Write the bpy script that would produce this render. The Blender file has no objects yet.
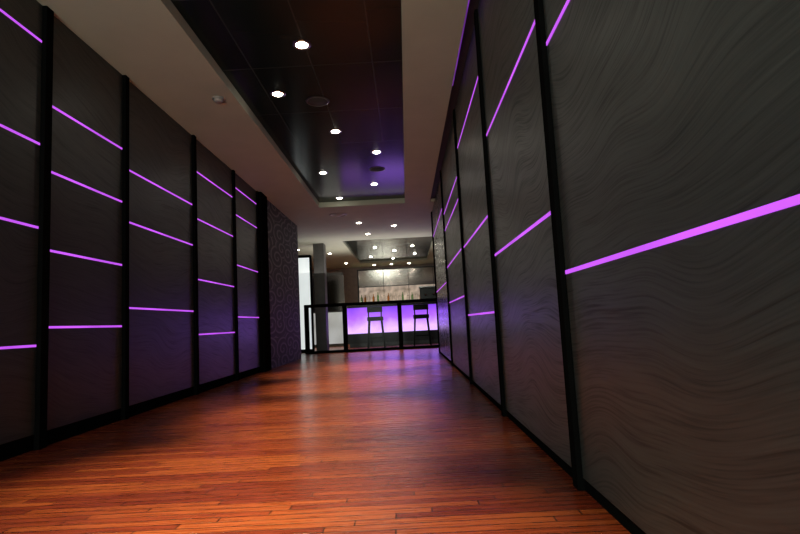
import bpy, bmesh, math, random
from mathutils import Vector, Matrix
random.seed(4)
scn = bpy.context.scene
COL = scn.collection
scn.view_settings.view_transform = 'Standard'
scn.view_settings.look = 'None'

# ------------------------------------------------------------ materials
def new_mat(name):
    m = bpy.data.materials.new(name); m.use_nodes = True
    nt = m.node_tree; nt.nodes.clear()
    out = nt.nodes.new('ShaderNodeOutputMaterial')
    b = nt.nodes.new('ShaderNodeBsdfPrincipled')
    nt.links.new(b.outputs[0], out.inputs[0])
    return m, nt, b
def N(nt, t, **kw):
    n = nt.nodes.new(t)
    for k, v in kw.items(): setattr(n, k, v)
    return n
def coords(nt, scale=(1,1,1), rot=(0,0,0), kind='Object'):
    tc = N(nt,'ShaderNodeTexCoord'); mp = N(nt,'ShaderNodeMapping')
    mp.inputs['Scale'].default_value = scale; mp.inputs['Rotation'].default_value = rot
    nt.links.new(tc.outputs[kind], mp.inputs[0]); return mp.outputs[0]
def ramp(nt, fac, stops):
    r = N(nt,'ShaderNodeValToRGB'); e = r.color_ramp.elements
    e[0].position, e[0].color = stops[0][0], (*stops[0][1],1)
    e[1].position, e[1].color = stops[-1][0], (*stops[-1][1],1)
    for p,c in stops[1:-1]:
        x = e.new(p); x.color = (*c,1)
    nt.links.new(fac, r.inputs[0]); return r.outputs[0]
def mth(nt, op, a, b=None, c=None):
    n = N(nt,'ShaderNodeMath', operation=op)
    for i,x in enumerate((a,b,c)):
        if x is None: continue
        if isinstance(x,(int,float)): n.inputs[i].default_value=x
        else: nt.links.new(x,n.inputs[i])
    return n.outputs[0]
def simple(name, col, rough=.5, metal=0, var=.12, scale=8, bump=0, spec=.5):
    m, nt, b = new_mat(name)
    no = N(nt,'ShaderNodeTexNoise'); no.inputs['Scale'].default_value = scale; no.inputs['Detail'].default_value = 4
    nt.links.new(coords(nt), no.inputs['Vector'])
    c0 = tuple(x*(1-var) for x in col); c1 = tuple(min(1,x*(1+var)) for x in col)
    nt.links.new(ramp(nt, no.outputs[0], [(.3,c0),(.7,c1)]), b.inputs['Base Color'])
    b.inputs['Roughness'].default_value = rough; b.inputs['Metallic'].default_value = metal
    b.inputs['Specular IOR Level'].default_value = spec
    if bump:
        bp = N(nt,'ShaderNodeBump'); bp.inputs['Strength'].default_value = bump; bp.inputs['Distance'].default_value=.01
        nt.links.new(no.outputs[0], bp.inputs['Height']); nt.links.new(bp.outputs[0], b.inputs['Normal'])
    return m
def emis(name, col, strength, var=.05, scale=3, base=.5):
    m, nt, b = new_mat(name)
    no = N(nt,'ShaderNodeTexNoise'); no.inputs['Scale'].default_value = scale
    nt.links.new(coords(nt), no.inputs['Vector'])
    nt.links.new(ramp(nt, no.outputs[0], [(.3,tuple(x*(1-var) for x in col)),(.7,tuple(x*(1+var) for x in col))]), b.inputs['Emission Color'])
    b.inputs['Base Color'].default_value = (*[x*base for x in col],1)
    b.inputs['Emission Strength'].default_value = strength
    return m

def mat_floor():
    m, nt, b = new_mat('floor_wood')
    RH=.05
    v = coords(nt)
    sp = N(nt,'ShaderNodeSeparateXYZ'); nt.links.new(v, sp.inputs[0])
    row = mth(nt,'FLOOR', mth(nt,'DIVIDE', sp.outputs[1], RH))
    wn = N(nt,'ShaderNodeTexWhiteNoise', noise_dimensions='1D'); nt.links.new(row, wn.inputs['W'])
    xo = mth(nt,'MULTIPLY_ADD', wn.outputs['Value'], 5.0, sp.outputs[0])
    cb = N(nt,'ShaderNodeCombineXYZ'); nt.links.new(xo, cb.inputs[0]); nt.links.new(sp.outputs[1], cb.inputs[1])
    br = N(nt,'ShaderNodeTexBrick'); br.offset=0
    br.inputs['Color1'].default_value=(0,0,0,1); br.inputs['Color2'].default_value=(1,1,1,1)
    br.inputs['Mortar'].default_value=(0,0,0,1)
    br.inputs['Scale'].default_value=1; br.inputs['Mortar Size'].default_value=.003
    br.inputs['Mortar Smooth'].default_value=.3
    br.inputs['Brick Width'].default_value=.8; br.inputs['Row Height'].default_value=RH
    nt.links.new(cb.outputs[0], br.inputs['Vector'])
    col = ramp(nt, br.outputs['Color'], [(0,(.16,.022,.009)),(.5,(.235,.039,.012)),(1,(.32,.068,.018))])
    g = N(nt,'ShaderNodeTexNoise'); g.inputs['Scale'].default_value=5; g.inputs['Detail'].default_value=8; g.inputs['Distortion'].default_value=.5
    nt.links.new(coords(nt,(1,16,1)), g.inputs['Vector'])
    gm = ramp(nt, g.outputs[0], [(.3,(.55,.5,.5)),(.55,(1,1,1)),(.8,(1.15,1.12,1.1))])
    mx = N(nt,'ShaderNodeMixRGB', blend_type='MULTIPLY'); mx.inputs[0].default_value=.85
    nt.links.new(col, mx.inputs[1]); nt.links.new(gm, mx.inputs[2])
    mo = N(nt,'ShaderNodeMixRGB'); mo.inputs[2].default_value=(.012,.003,.002,1)
    nt.links.new(br.outputs['Fac'], mo.inputs[0]); nt.links.new(mx.outputs[0], mo.inputs[1])
    nt.links.new(mo.outputs[0], b.inputs['Base Color'])
    r = N(nt,'ShaderNodeMapRange'); r.inputs['To Min'].default_value=.16; r.inputs['To Max'].default_value=.40
    nt.links.new(g.outputs[0], r.inputs[0]); nt.links.new(r.outputs[0], b.inputs['Roughness'])
    bp = N(nt,'ShaderNodeBump'); bp.inputs['Strength'].default_value=.4; bp.inputs['Distance'].default_value=.004; bp.invert=True
    nt.links.new(br.outputs['Fac'], bp.inputs['Height']); nt.links.new(bp.outputs[0], b.inputs['Normal'])
    b.inputs['Specular IOR Level'].default_value=.65
    return m
def mat_panel(name='stained_oak_veneer', k=1.0, r0=.36):
    m, nt, b = new_mat(name)
    inf = N(nt,'ShaderNodeObjectInfo')
    tc = N(nt,'ShaderNodeTexCoord')
    addn = N(nt,'ShaderNodeVectorMath', operation='ADD')
    mul = N(nt,'ShaderNodeVectorMath', operation='SCALE'); mul.inputs['Scale'].default_value=13
    cmb = N(nt,'ShaderNodeCombineXYZ')
    for i in range(3): nt.links.new(inf.outputs['Random'], cmb.inputs[i])
    nt.links.new(cmb.outputs[0], mul.inputs[0])
    nt.links.new(tc.outputs['Object'], addn.inputs[0]); nt.links.new(mul.outputs[0], addn.inputs[1])
    n1 = N(nt,'ShaderNodeTexNoise'); n1.inputs['Scale'].default_value=1.0; n1.inputs['Detail'].default_value=1.0
    nt.links.new(addn.outputs[0], n1.inputs['Vector'])
    sp = N(nt,'ShaderNodeSeparateXYZ'); nt.links.new(addn.outputs[0], sp.inputs[0])
    zz = mth(nt,'MULTIPLY_ADD', n1.outputs[0], .55, sp.outputs[2])
    zz = mth(nt,'MULTIPLY_ADD', sp.outputs[1], .12, zz)
    def streak(sy,sz,detail):
        c = N(nt,'ShaderNodeCombineXYZ')
        nt.links.new(mth(nt,'MULTIPLY',sp.outputs[1],sy), c.inputs[0]); nt.links.new(mth(nt,'MULTIPLY',zz,sz), c.inputs[1])
        n = N(nt,'ShaderNodeTexNoise'); n.inputs['Scale'].default_value=1; n.inputs['Detail'].default_value=detail; n.inputs['Roughness'].default_value=.55
        nt.links.new(c.outputs[0], n.inputs['Vector']); return n.outputs[0]
    f1 = streak(3.2,120,3); f2 = streak(1.0,26,3)
    a = mth(nt,'MULTIPLY_ADD', f2, .35, mth(nt,'MULTIPLY', f1, .65))
    def c(v): return (v*k,v*k*1.08,v*k*1.02)
    nt.links.new(ramp(nt, a, [(.33,c(.012)),(.46,c(.029)),(.68,c(.046))]), b.inputs['Base Color'])
    nt.links.new(ramp(nt, a, [(.36,(.5,.5,.5)),(.52,(r0,r0,r0))]), b.inputs['Roughness'])
    bp = N(nt,'ShaderNodeBump'); bp.inputs['Strength'].default_value=.4; bp.inputs['Distance'].default_value=.0014
    nt.links.new(a, bp.inputs['Height']); nt.links.new(bp.outputs[0], b.inputs['Normal'])
    return m
def mat_damask():
    m, nt, b = new_mat('damask_wallpaper')
    v = coords(nt)
    sp = N(nt,'ShaderNodeSeparateXYZ'); nt.links.new(v, sp.inputs[0])
    cb = N(nt,'ShaderNodeCombineXYZ'); nt.links.new(mth(nt,'MULTIPLY',sp.outputs[1],.40), cb.inputs[0]); nt.links.new(sp.outputs[2], cb.inputs[1])
    vo = N(nt,'ShaderNodeTexVoronoi', voronoi_dimensions='2D'); vo.inputs['Scale'].default_value=3.2; vo.inputs['Randomness'].default_value=.8
    nt.links.new(cb.outputs[0], vo.inputs['Vector'])
    sb = N(nt,'ShaderNodeVectorMath', operation='SUBTRACT')
    nt.links.new(cb.outputs[0], sb.inputs[0]); nt.links.new(vo.outputs['Position'], sb.inputs[1])
    s2 = N(nt,'ShaderNodeSeparateXYZ'); nt.links.new(sb.outputs[0], s2.inputs[0])
    ang = mth(nt,'ARCTAN2', s2.outputs[1], s2.outputs[0])
    ph = mth(nt,'MULTIPLY_ADD', vo.outputs['Distance'], 18, ang)
    s = mth(nt,'SINE', ph)
    nt.links.new(ramp(nt, s, [(.0,(.03,.03,.03)),(.35,(.04,.04,.038)),(.9,(.14,.14,.134))]), b.inputs['Base Color'])
    b.inputs['Roughness'].default_value=.7
    bp = N(nt,'ShaderNodeBump'); bp.inputs['Strength'].default_value=.2; bp.inputs['Distance'].default_value=.01
    nt.links.new(s, bp.inputs['Height']); nt.links.new(bp.outputs[0], b.inputs['Normal'])
    return m
def mat_ceiling_dark():
    m, nt, b = new_mat('dark_ceiling_tile')
    br = N(nt,'ShaderNodeTexBrick'); br.offset=0
    br.inputs['Color1'].default_value=(.007,.012,.011,1); br.inputs['Color2'].default_value=(.012,.019,.018,1)
    br.inputs['Mortar'].default_value=(.034,.040,.038,1)
    br.inputs['Scale'].default_value=1; br.inputs['Mortar Size'].default_value=.006
    br.inputs['Brick Width'].default_value=.57; br.inputs['Row Height'].default_value=1.1
    nt.links.new(coords(nt), br.inputs['Vector'])
    nt.links.new(br.outputs['Color'], b.inputs['Base Color'])
    b.inputs['Roughness'].default_value=.16
    b.inputs['Specular IOR Level'].default_value=.11
    return m
def mat_bar():
    m, nt, b = new_mat('purple_backlit_acrylic')
    v = coords(nt)
    sp = N(nt,'ShaderNodeSeparateXYZ'); nt.links.new(v, sp.inputs[0])
    tcg = coords(nt,(1.1,1,1)); no = N(nt,'ShaderNodeTexNoise'); no.inputs['Scale'].default_value=1.6; nt.links.new(tcg,no.inputs['Vector'])
    h = mth(nt,'MULTIPLY_ADD', sp.outputs[2], -.7, .3)
    f = mth(nt,'MULTIPLY_ADD', no.outputs[0], .5, mth(nt,'ADD',h,-.2))
    nt.links.new(ramp(nt, f, [(.0,(.16,.03,.60)),(.3,(.36,.10,.85)),(.55,(.70,.42,1.0))]), b.inputs['Emission Color'])
    b.inputs['Base Color'].default_value=(.1,.04,.2,1); b.inputs['Emission Strength'].default_value=1.5
    return m

M_FLOOR=mat_floor(); M_PANEL=mat_panel(); M_PANELG=mat_panel('polished_dark_veneer',.7,.24); M_DAM=mat_damask(); M_CEILD=mat_ceiling_dark()
M_BLACK=simple('black_lacquer',(.006,.006,.007),.35)
M_TRIM=simple('matte_black_metal',(.004,.004,.004),.7,spec=.0)
M_WALLB=simple('dark_wall_paint',(.02,.02,.02),.7)
M_BEIGE=simple('warm_white_plaster',(.42,.44,.35),.8,var=.04,scale=3)
M_GREY=simple('grey_plaster',(.08,.078,.075),.5)
M_LED=emis('purple_led',(.50,.085,.82),1.15,.2,1.6)
M_COVE=emis('violet_cove_led',(.22,.04,.5),.5,.6,2)
M_BAR=mat_bar()
M_WHITE=emis('white_backlit_panel',(.85,.92,.90),.8)
M_FROST=emis('self_glowing_frosted_glass',(.70,.74,.74),.4,.3,1.5)  # brightness of the partition panes put in as emission, no lamp behind
M_WARM=emis('pale_backlit_glass',(.60,.47,.38),.5,.7,4.5)
M_LENS=emis('lamp_lens',(1,.93,.78),40)
M_CHROME=simple('brushed_steel',(.6,.6,.6),.25,1)
M_GREYPL=simple('grey_plastic',(.3,.28,.27),.5)
M_SPK=simple('dark_speaker_grille',(.03,.028,.027),.8,scale=80)
M_SEAT=simple('black_leather',(.004,.003,.004),.6,bump=.3,spec=.1)
M_TOP=simple('black_stone_top',(.010,.009,.011),.35,spec=.2)
M_FAR=simple('reddish_grey_wall',(.26,.20,.18),.6)
M_MIRROR=simple('tinted_mirror',(.50,.45,.42),.14,1,var=.03)
def glass(name,col,rough=.03):
    m, nt, b = new_mat(name)
    b.inputs['Base Color'].default_value=(*col,1); b.inputs['Roughness'].default_value=rough
    b.inputs['Transmission Weight'].default_value=1; b.inputs['IOR'].default_value=1.45
    return m
M_BG=glass('green_bottle_glass',(.25,.5,.25)); M_BA=glass('amber_bottle_glass',(.6,.28,.08)); M_BC=glass('clear_bottle_glass',(.95,.95,.95))
def mat_pane():
    m, nt, b = new_mat('thin_glass_pane')
    out=[n for n in nt.nodes if n.type=='OUTPUT_MATERIAL'][0]
    t=N(nt,'ShaderNodeBsdfTransparent'); t.inputs[0].default_value=(.95,.95,.97,1)
    g=N(nt,'ShaderNodeBsdfGlossy'); g.inputs['Roughness'].default_value=.2
    mx=N(nt,'ShaderNodeMixShader'); mx.inputs[0].default_value=.004
    nt.links.new(t.outputs[0],mx.inputs[1]); nt.links.new(g.outputs[0],mx.inputs[2]); nt.links.new(mx.outputs[0],out.inputs[0])
    return m
M_PANE=mat_pane()

# ------------------------------------------------------------ helpers
def add(name, me, mat, loc=(0,0,0), parent=None):
    o = bpy.data.objects.new(name, me); COL.objects.link(o)
    if mat: me.materials.append(mat)
    o.location = loc
    if parent:
        o.parent = parent; o.location = Vector(loc)-parent.location
    return o
def box(name, a, b, mat, parent=None, bev=0):
    a=Vector(a); b=Vector(b); c=(a+b)/2; h=(b-a)/2
    bm=bmesh.new(); bmesh.ops.create_cube(bm,size=2)
    bmesh.ops.scale(bm,vec=h,verts=bm.verts)
    me=bpy.data.meshes.new(name)
    if bev: bmesh.ops.bevel(bm,geom=bm.edges[:],offset=bev,segments=2,profile=.7,affect='EDGES')
    bm.to_mesh(me); bm.free()
    return add(name,me,mat,c,parent)
def lathe(name, prof, mat, loc, parent=None, seg=32):
    bm=bmesh.new(); vs=[]
    for r,z in prof:
        vs.append([bm.verts.new((max(r,1e-4)*math.cos(2*math.pi*i/seg),max(r,1e-4)*math.sin(2*math.pi*i/seg),z)) for i in range(seg)])
    for k in range(len(prof)-1):
        for i in range(seg):
            bm.faces.new((vs[k][i],vs[k][(i+1)%seg],vs[k+1][(i+1)%seg],vs[k+1][i]))
    bmesh.ops.remove_doubles(bm,verts=bm.verts,dist=1e-3)
    bmesh.ops.recalc_face_normals(bm,faces=bm.faces)
    for f in bm.faces: f.smooth=True
    me=bpy.data.meshes.new(name); bm.to_mesh(me); bm.free()
    return add(name,me,mat,loc,parent)
def rod(name,p,q,r,mat,parent=None,r2=None,seg=12):
    p=Vector(p);q=Vector(q);d=q-p
    bm=bmesh.new(); bmesh.ops.create_cone(bm,cap_ends=True,segments=seg,radius1=r,radius2=r2 or r,depth=d.length)
    rotm=d.to_track_quat('Z','Y').to_matrix().to_4x4(); bmesh.ops.transform(bm,matrix=rotm,verts=bm.verts)
    me=bpy.data.meshes.new(name); bm.to_mesh(me); bm.free()
    return add(name,me,mat,(p+q)/2,parent)
def empty(name,loc,label,cat,group=None):
    e=bpy.data.objects.new(name,None); e.empty_display_size=.1; COL.objects.link(e); e.location=loc
    e["label"]=label; e["category"]=cat
    if group: e["group"]=group
    return e
def S(o): o["kind"]="structure"; return o
def T(o,label,cat,group=None):
    o["label"]=label;o["category"]=cat
    if group:o["group"]=group
    return o

XL,XR,H=-2.45,.665,3.05
# ------------------------------------------------------------ shell
S(box('floor',(-7,-3,-.1),(4,22.2,0),M_FLOOR))
S(box('wall_left',(XL-.17,-3,0),(XL-.02,9.34,H),M_WALLB))
S(box('wall_right',(XR+.02,-3,0),(XR+.17,11.4,H+.25),M_WALLB))
S(box('wall_back',(-2.62,-3.1,0),(XR+.17,-3,H+.2),M_WALLB))
S(box('wall_damask',(XL-.17,9.34,0),(XL+.02,12.2,H),M_DAM))
S(box('wall_far',(-7,22,0),(4,22.2,H+.2),M_FAR))
S(box('wall_far_left',(-7.1,12,0),(-7,22.2,H),M_GREY))
S(box('wall_far_right',(4,11.4,0),(4.1,22.2,H),M_GREY))
S(box('wall_return_left',(-7,12.05,0),(XL-.17,12.2,H),M_GREY))
S(box('wall_return_right',(XR+.17,11.3,0),(4,11.4,H),M_GREY))
# ceiling: beige soffits flank a raised dark ceiling, narrow dark slot beside the right wall
CXL,CXR,CZ,CY,SX=-1.62,.085,3.15,10.4,.58
S(box('ceiling',(CXL,-3,CZ),(CXR,CY,CZ+.1),M_CEILD))
S(box('ceiling_soffit_left',(XL-.17,-3,H),(CXL,CY,H+.2),M_BEIGE))
S(box('ceiling_soffit_right',(CXR,-3,H),(SX,CY,H+.2),M_BEIGE))
S(box('ceiling_slot_right',(SX,-3,H+.06),(XR+.02,CY,H+.2),M_WALLB))
S(box('ceiling_lobby_front',(-7,CY,H),(4,14.8,H+.2),M_BEIGE))
S(box('ceiling_lobby_left',(-7,14.8,H),(-1.7,22.2,H+.2),M_BEIGE))
S(box('ceiling_lobby_right',(.9,14.8,H),(4,22.2,H+.2),M_BEIGE))
S(box('ceiling_lobby_recess',(-1.7,14.8,H+.08),(.9,20.6,H+.2),M_CEILD))
S(box('ceiling_lobby_end',(-1.7,20.6,H),(.9,22.2,H+.2),M_BEIGE))
S(box('baseboard_left',(XL-.02,-3,0),(XL-.006,8.9,.1),M_TRIM))
S(box('baseboard_right',(XR+.006,-3,0),(XR+.02,11.4,.05),M_TRIM))
S(box('trim_1',(XL-.02,8.93,0),(XL+.07,9.32,H),M_TRIM,bev=.004))
T(box('cove_light_strip',(SX,2.5,H+.005),(SX+.012,5.2,H+.03),M_COVE),"dim violet light strip tucked in the ceiling slot","light strip")

# ------------------------------------------------------------ panels with LED strips
def panel(side,y0,y1,strips,lab,zb,mat=None):
    mat=mat or M_PANEL
    if side=='L': x0,x1,s0,s1=XL-.02,XL,XL-.02,XL+.003
    else: x0,x1,s0,s1=XR,XR+.02,XR-.003,XR+.02
    e=empty('wall_panel',((x0+x1)/2,(y0+y1)/2,zb),lab,'wall panel','dark wood wall panels')
    hs=.0078; z=zb
    zs=sorted(strips)
    for k in range(len(zs)+1):
        top = zs[k]-hs if k<len(zs) else H
        b=box('panel_board',(x0,y0,z),(x1,y1,top),mat,e,bev=.002)
        if k<len(zs):
            box('light_strip',(s0,y0+.003,zs[k]-hs),(s1,y1-.003,zs[k]+hs),M_LED,e)["label"]="thin glowing purple light strip"
            z=zs[k]+hs
    return e
lp=[(-.6,.9,[.9,1.5,2.3]),(.98,2.3,[1.1,1.9,2.5]),(2.38,3.52,[.67,1.46,2.04,2.78]),(3.60,4.58,[.79,1.32,1.88,2.36]),
    (4.65,6.13,[.95,1.72,2.2]),(6.21,7.60,[.68,1.33,2.06,2.64]),(7.67,8.86,[.90,1.66,2.41,2.82])]
W={2:'two',3:'three',4:'four',0:'no'}
for y0,y1,s in lp: panel('L',y0,y1,s,f"charcoal wood-grain wall panel with {W[len(s)]} horizontal purple light strips",.1)
rp=[(-1.2,.45,[1.2,2.1]),(.52,2.20,[.87,1.86]),(2.275,3.86,[1.15,2.05]),(3.935,5.79,[.74,1.48,2.6]),(5.87,8.2,[.96,1.5,2.08,2.34]),(8.28,11.38,[1.3,2.5])]
for y0,y1,s in rp: panel('R',y0,y1,s,f"charcoal wood-grain wall panel with {W[len(s)]} horizontal purple light strips",.05,M_PANELG if y0>8 else None)
n=2
for i in range(len(lp)-1):
    S(box(f'trim_{n}',(XL-.02,lp[i][1]+.002,0),(XL+.03,lp[i+1][0]-.002,H),M_TRIM,bev=.003)); n+=1
S(box(f'trim_{n}',(XL-.02,8.865,0),(XL+.03,8.925,H),M_TRIM)); n+=1
for i in range(len(rp)-1):
    S(box(f'trim_{n}',(XR-.022,rp[i][1]+.002,0),(XR+.02,rp[i+1][0]-.002,H),M_TRIM,bev=.003)); n+=1
S(box(f'trim_{n}',(XR-.022,11.38,0),(XR+.2,11.5,H),M_TRIM)); n+=1

# ------------------------------------------------------------ downlights
def downlight(x,y,z,power,size=44,sc=1.3):
    e=empty('recessed_downlight',(x,y,z),"small round recessed ceiling spotlight glowing warm white",'ceiling light','recessed ceiling spotlights')
    lathe('trim_ring',[(.040*sc,-.002),(.045*sc,-.007),(.056*sc,-.007),(.062*sc,0)],M_CHROME,(x,y,z),e)
    lathe('lamp_lens',[(0,-.022),(.02*sc,-.019),(.036*sc,-.009),(.041*sc,0)],M_LENS,(x,y,z),e,24)
    if power:
        l=bpy.data.lights.new('spot_lamp','SPOT'); l.energy=power; l.spot_size=math.radians(size); l.spot_blend=.9
        l.color=(1,.89,.48); l.shadow_soft_size=.04
        o=bpy.data.objects.new('spot_lamp',l); COL.objects.link(o); o.parent=e; o.location=(0,0,-.03)
dl=[(-.79,4.42,700),(-1.23,5.37,160),(-.78,6.54,850),(-.31,7.45,200),(-1.22,8.34,600),(-.45,9.2,750),(-1.18,10.1,360),
    (-.45,3.3,260),(-1.0,2.6,700),(-.35,1.5,700),(-.9,0,100)]
for x,y,p in dl: downlight(x,y,CZ,p)
for x,y in [(-1.0,12.2),(-.9,13.8),(-.2,12.8)]: downlight(x,y,H,170,60)
for x,y in [(-.9,16.9),(-.3,17.9),(.3,17),(.4,19),(-1.2,19.3),(-.4,20.1)]: downlight(x,y,H+.08,100,80,1.3)
for x,y in [(-3.2,16),(-3.4,19),(-2.4,17.2),(-2.2,20.2),(2,17)]: downlight(x,y,H,130,110)
for x in (-1.2,-.5,.2): downlight(x,21.3,H,60,80,1.3)
def area(name,loc,rot,sx,sy,p,col):
    l=bpy.data.lights.new(name,'AREA'); l.shape='RECTANGLE'; l.size=sx; l.size_y=sy; l.energy=p; l.color=col
    o=bpy.data.objects.new(name,l); COL.objects.link(o); o.location=loc; o.rotation_euler=rot
    return o
area('rear_fill_light',(-1.7,-2.7,1.0),(math.radians(112),0,math.radians(-14)),1.5,1.6,175,(.90,1,.86))  # added fill behind the camera for soffits and walls, no real fixture
area('lobby_fill_light',(-1,15.6,2.2),(math.radians(180),0,0),4,3,45,(1,.93,.85))  # added upward fill in mid-air, brightens the lobby ceiling
area('bar_spill_fill_light',(.2,16.42,.8),(math.radians(-76),0,0),2.8,.5,11,(.30,.12,1))  # added violet lamp strengthening the spill of the bar front

e=empty('smoke_detector',(-1.79,5.17,H),"small round grey smoke detector on the plaster soffit",'smoke detector')
lathe('base_plate',[(0,0),(.06,0),(.062,-.012),(.055,-.018)],M_GREYPL,e.location,e)
lathe('sensor_cap',[(.045,-.016),(.045,-.032),(.035,-.042),(0,-.044)],M_GREYPL,e.location,e)
for x,y in [(-.85,5.6),(-.35,8.3)]:
    e=empty('ceiling_speaker',(x,y,CZ),"round dark flush ceiling speaker with fine grille",'speaker','flush ceiling speakers')
    lathe('rim',[(.10,0),(.11,-.008),(.125,-.008),(.13,0)],M_BLACK,e.location,e)
    lathe('grille',[(0,-.006),(.10,-.005),(.104,0)],M_SPK,e.location,e)
e=empty('ceiling_vent',(-1.35,11.2,H),"round grey ceiling air vent on pale plaster",'air vent')
lathe('vent_rim',[(.14,0),(.15,-.012),(.19,-.012),(.2,0)],M_GREYPL,e.location,e)
lathe('vent_cone',[(0,-.03),(.06,-.03),(.12,-.004),(.14,0)],M_GREYPL,e.location,e)

# ------------------------------------------------------------ balustrade
BY=14.0
e=empty('glass_balustrade',(-.9,BY,0),"black framed glass balustrade across the end of the corridor",'balustrade')
for x in (-2.62,-1.62,-.18,.85): box('post',(x-.055,BY-.05,0),(x+.055,BY+.05,1.2),M_TRIM,e,.004)
box('top_rail',(-2.675,BY-.06,1.2),(.905,BY+.06,1.28),M_TRIM,e,.006)
box('bottom_rail',(-2.67,BY-.04,.0),(.9,BY+.04,.07),M_TRIM,e,.004)
for a,b in ((-2.565,-1.675),(-1.565,-.235),(-.125,.795)): box('glass_pane',(a,BY-.006,.07),(b,BY+.006,1.2),M_PANE,e)

# ------------------------------------------------------------ bar counter
e=empty('bar_counter',(-.2,16.8,0),"bar counter with purple backlit front and black stone top",'bar counter')
box('counter_body',(-1.85,16.52,.12),(2.2,17.1,1.22),M_TOP,e)
box('plinth',(-1.8,16.56,0),(2.15,17.05,.12),M_BLACK,e)
box('lit_front_panel',(-1.83,16.49,.42),(2.18,16.52,1.21),M_BAR,e,.003)["label"]="glowing purple translucent panel"
box('counter_top',(-1.92,16.40,1.22),(2.25,17.15,1.27),M_TOP,e,.006)

# stools
def stool_parts(x,y):
    e=empty('bar_stool',(x,y,0),"dark upholstered bar stool with low back at the purple bar",'bar stool','stools at the bar')
    box('seat',(x-.23,y-.2,.78),(x+.23,y+.2,.90),M_SEAT,e,.03)
    box('backrest',(x-.22,y-.21,1.03),(x+.22,y-.17,1.19),M_SEAT,e,.018)
    for sx in (-1,1):
        rod('back_upright',(x+sx*.18,y-.18,.86),(x+sx*.19,y-.19,1.08),.020,M_TRIM,e)
        for sy in (-1,1): rod('leg',(x+sx*.18,y+sy*.16,.80),(x+sx*.24,y+sy*.2,0),.026,M_TRIM,e,.018)
    box('footrest',(x-.21,y+.16,.28),(x+.21,y+.185,.30),M_TRIM,e,.004)
    box('footrest',(x-.21,y-.185,.28),(x+.21,y-.16,.30),M_TRIM,e,.004)
    return e
st=stool_parts(-.92,15.7)
c=st.copy(); COL.objects.link(c); c.location.x=.42
for ch in [o for o in COL.objects if o.parent is st]:
    k=ch.copy(); COL.objects.link(k); k.parent=c

# coffee machine on bar
e=empty('coffee_machine',(.75,16.8,1.27),"dark espresso machine standing on the bar counter",'coffee machine')
box('machine_body',(.45,16.6,1.31),(1.05,17.0,1.74),M_BLACK,e,.03)
box('cup_tray',(.43,16.58,1.74),(1.07,17.02,1.78),M_CHROME,e,.006)
for x in (.5,1.0): box('foot',(x-.02,16.78,1.27),(x+.02,16.82,1.32),M_CHROME,e)
for x in (.62,.88): rod('group_head',(x,16.56,1.50),(x,16.64,1.55),.03,M_CHROME,e)

# back bar
e=empty('back_bar_cabinet',(-.2,20.7,0),"long dark cabinet behind the bar carrying bottles",'cabinet')
box('cabinet_body',(-1.9,20.42,0),(2.2,20.98,1.46),M_GREY,e,.004)
box('cabinet_top',(-1.93,20.38,1.46),(2.23,21.0,1.5),M_CHROME,e,.004)
e=empty('mirror_wall',(-.2,21.9,0),"mirrored wall with pale backlit glass band",'mirror')
for i in range(4):
    a=-1.9+i*1.03
    box('lit_glass',(a,21.93,1.2),(a+1.01,21.96,2.2),M_WARM,e)
    box('mirror_panel',(a,21.93,2.23),(a+1.01,21.96,2.9),M_MIRROR,e)
box('backing_board',(-1.95,21.96,0),(2.25,22.0,2.95),M_BLACK,e)
prof=[(0,0),(.036,0),(.038,.01),(.038,.18),(.03,.21),(.014,.24),(.013,.30),(.015,.31),(0,.31)]
bots=[]
for mt,lb in ((M_BG,'green glass bottle'),(M_BA,'amber glass bottle'),(M_BC,'clear glass bottle')):
    o=lathe('bottle',prof,mt,(0,0,-5),None,14); bots.append((o,lb))
used=set(); x=-1.7
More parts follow.
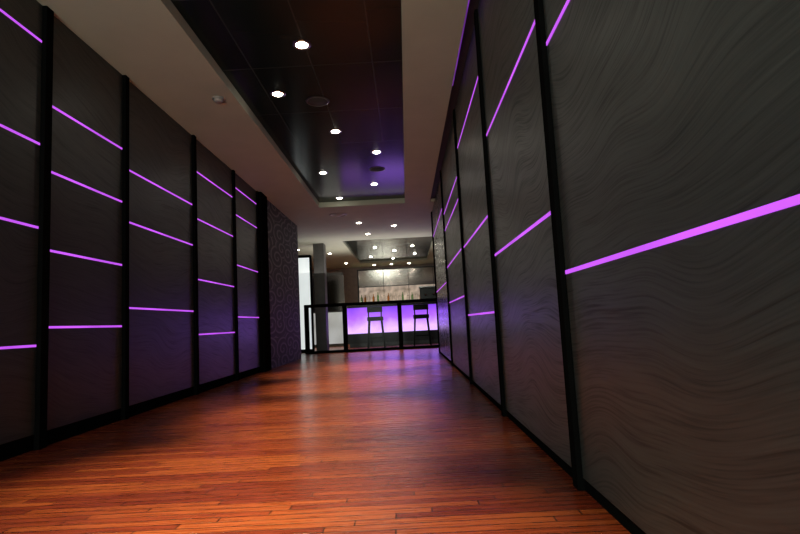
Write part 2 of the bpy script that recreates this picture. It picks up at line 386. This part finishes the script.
while x<1.1:
    k=random.choice((0,1,2,2)) if len(used)==3 else len(used)
    o,lb=bots[k]
    if k in used: o=o.copy(); COL.objects.link(o)
    used.add(k)
    o.location=(x,20.6+random.uniform(-.08,.1),1.5); o.scale=(1.15,1.15,random.uniform(1.0,1.3))
    T(o,lb+' standing on the cabinet behind the bar','bottle','bottles on the back bar')
    x+=random.uniform(.10,.2)

# lit panel and pillars in lobby
e=empty('backlit_column',(-2.95,14.8,0),"white backlit display column beside dark pillar",'lit column')
box('column_frame',(-3.25,14.72,0),(-2.60,14.95,2.7),M_TRIM,e)
box('lit_face',(-3.22,14.70,.1),(-2.63,14.72,2.62),M_WHITE,e)
S(box('wall_pillar_left',(-2.56,15,0),(-2.26,15.4,H),M_GREY))
e=empty('glass_partition',(-3.1,18,0),"pale self-glowing frosted glass partition with mirrored upper panes",'partition')
box('partition_frame',(-4.5,18.02,0),(-2.1,18.08,2.5),M_GREY,e)
for i in range(4): box('frosted_pane',(-4.45+i*.6,18.0,.1),(-3.87+i*.6,18.02,1.15),M_FROST,e)
for i in range(4): box('mirror_pane',(-4.45+i*.6,18.0,1.2),(-3.87+i*.6,18.02,2.4),M_MIRROR,e)

# ------------------------------------------------------------ world + camera
w=bpy.data.worlds.new('World'); scn.world=w; w.use_nodes=True
w.node_tree.nodes['Background'].inputs[0].default_value=(.05,.05,.06,1); w.node_tree.nodes['Background'].inputs[1].default_value=.2
cam=bpy.data.cameras.new('camera'); co=bpy.data.objects.new('camera',cam); COL.objects.link(co)
cam.lens=24; cam.sensor_width=36; cam.clip_start=.02
Fv=Vector((.01306,-.1026,.9946)).normalized()
Uv=Vector((-.0514,.9933,.1031)); Uv=(Uv-Fv*Uv.dot(Fv)).normalized()
Rv=Uv.cross(Fv)
cx=Vector((Rv.x,Fv.x,Uv.x)); cy=Vector((Rv.y,Fv.y,Uv.y)); cz=-Vector((Rv.z,Fv.z,Uv.z))
mw=Matrix((cx,cy,cz)).transposed().to_4x4(); mw.translation=Vector((0,0,.7))
co.matrix_world=mw
scn.camera=co
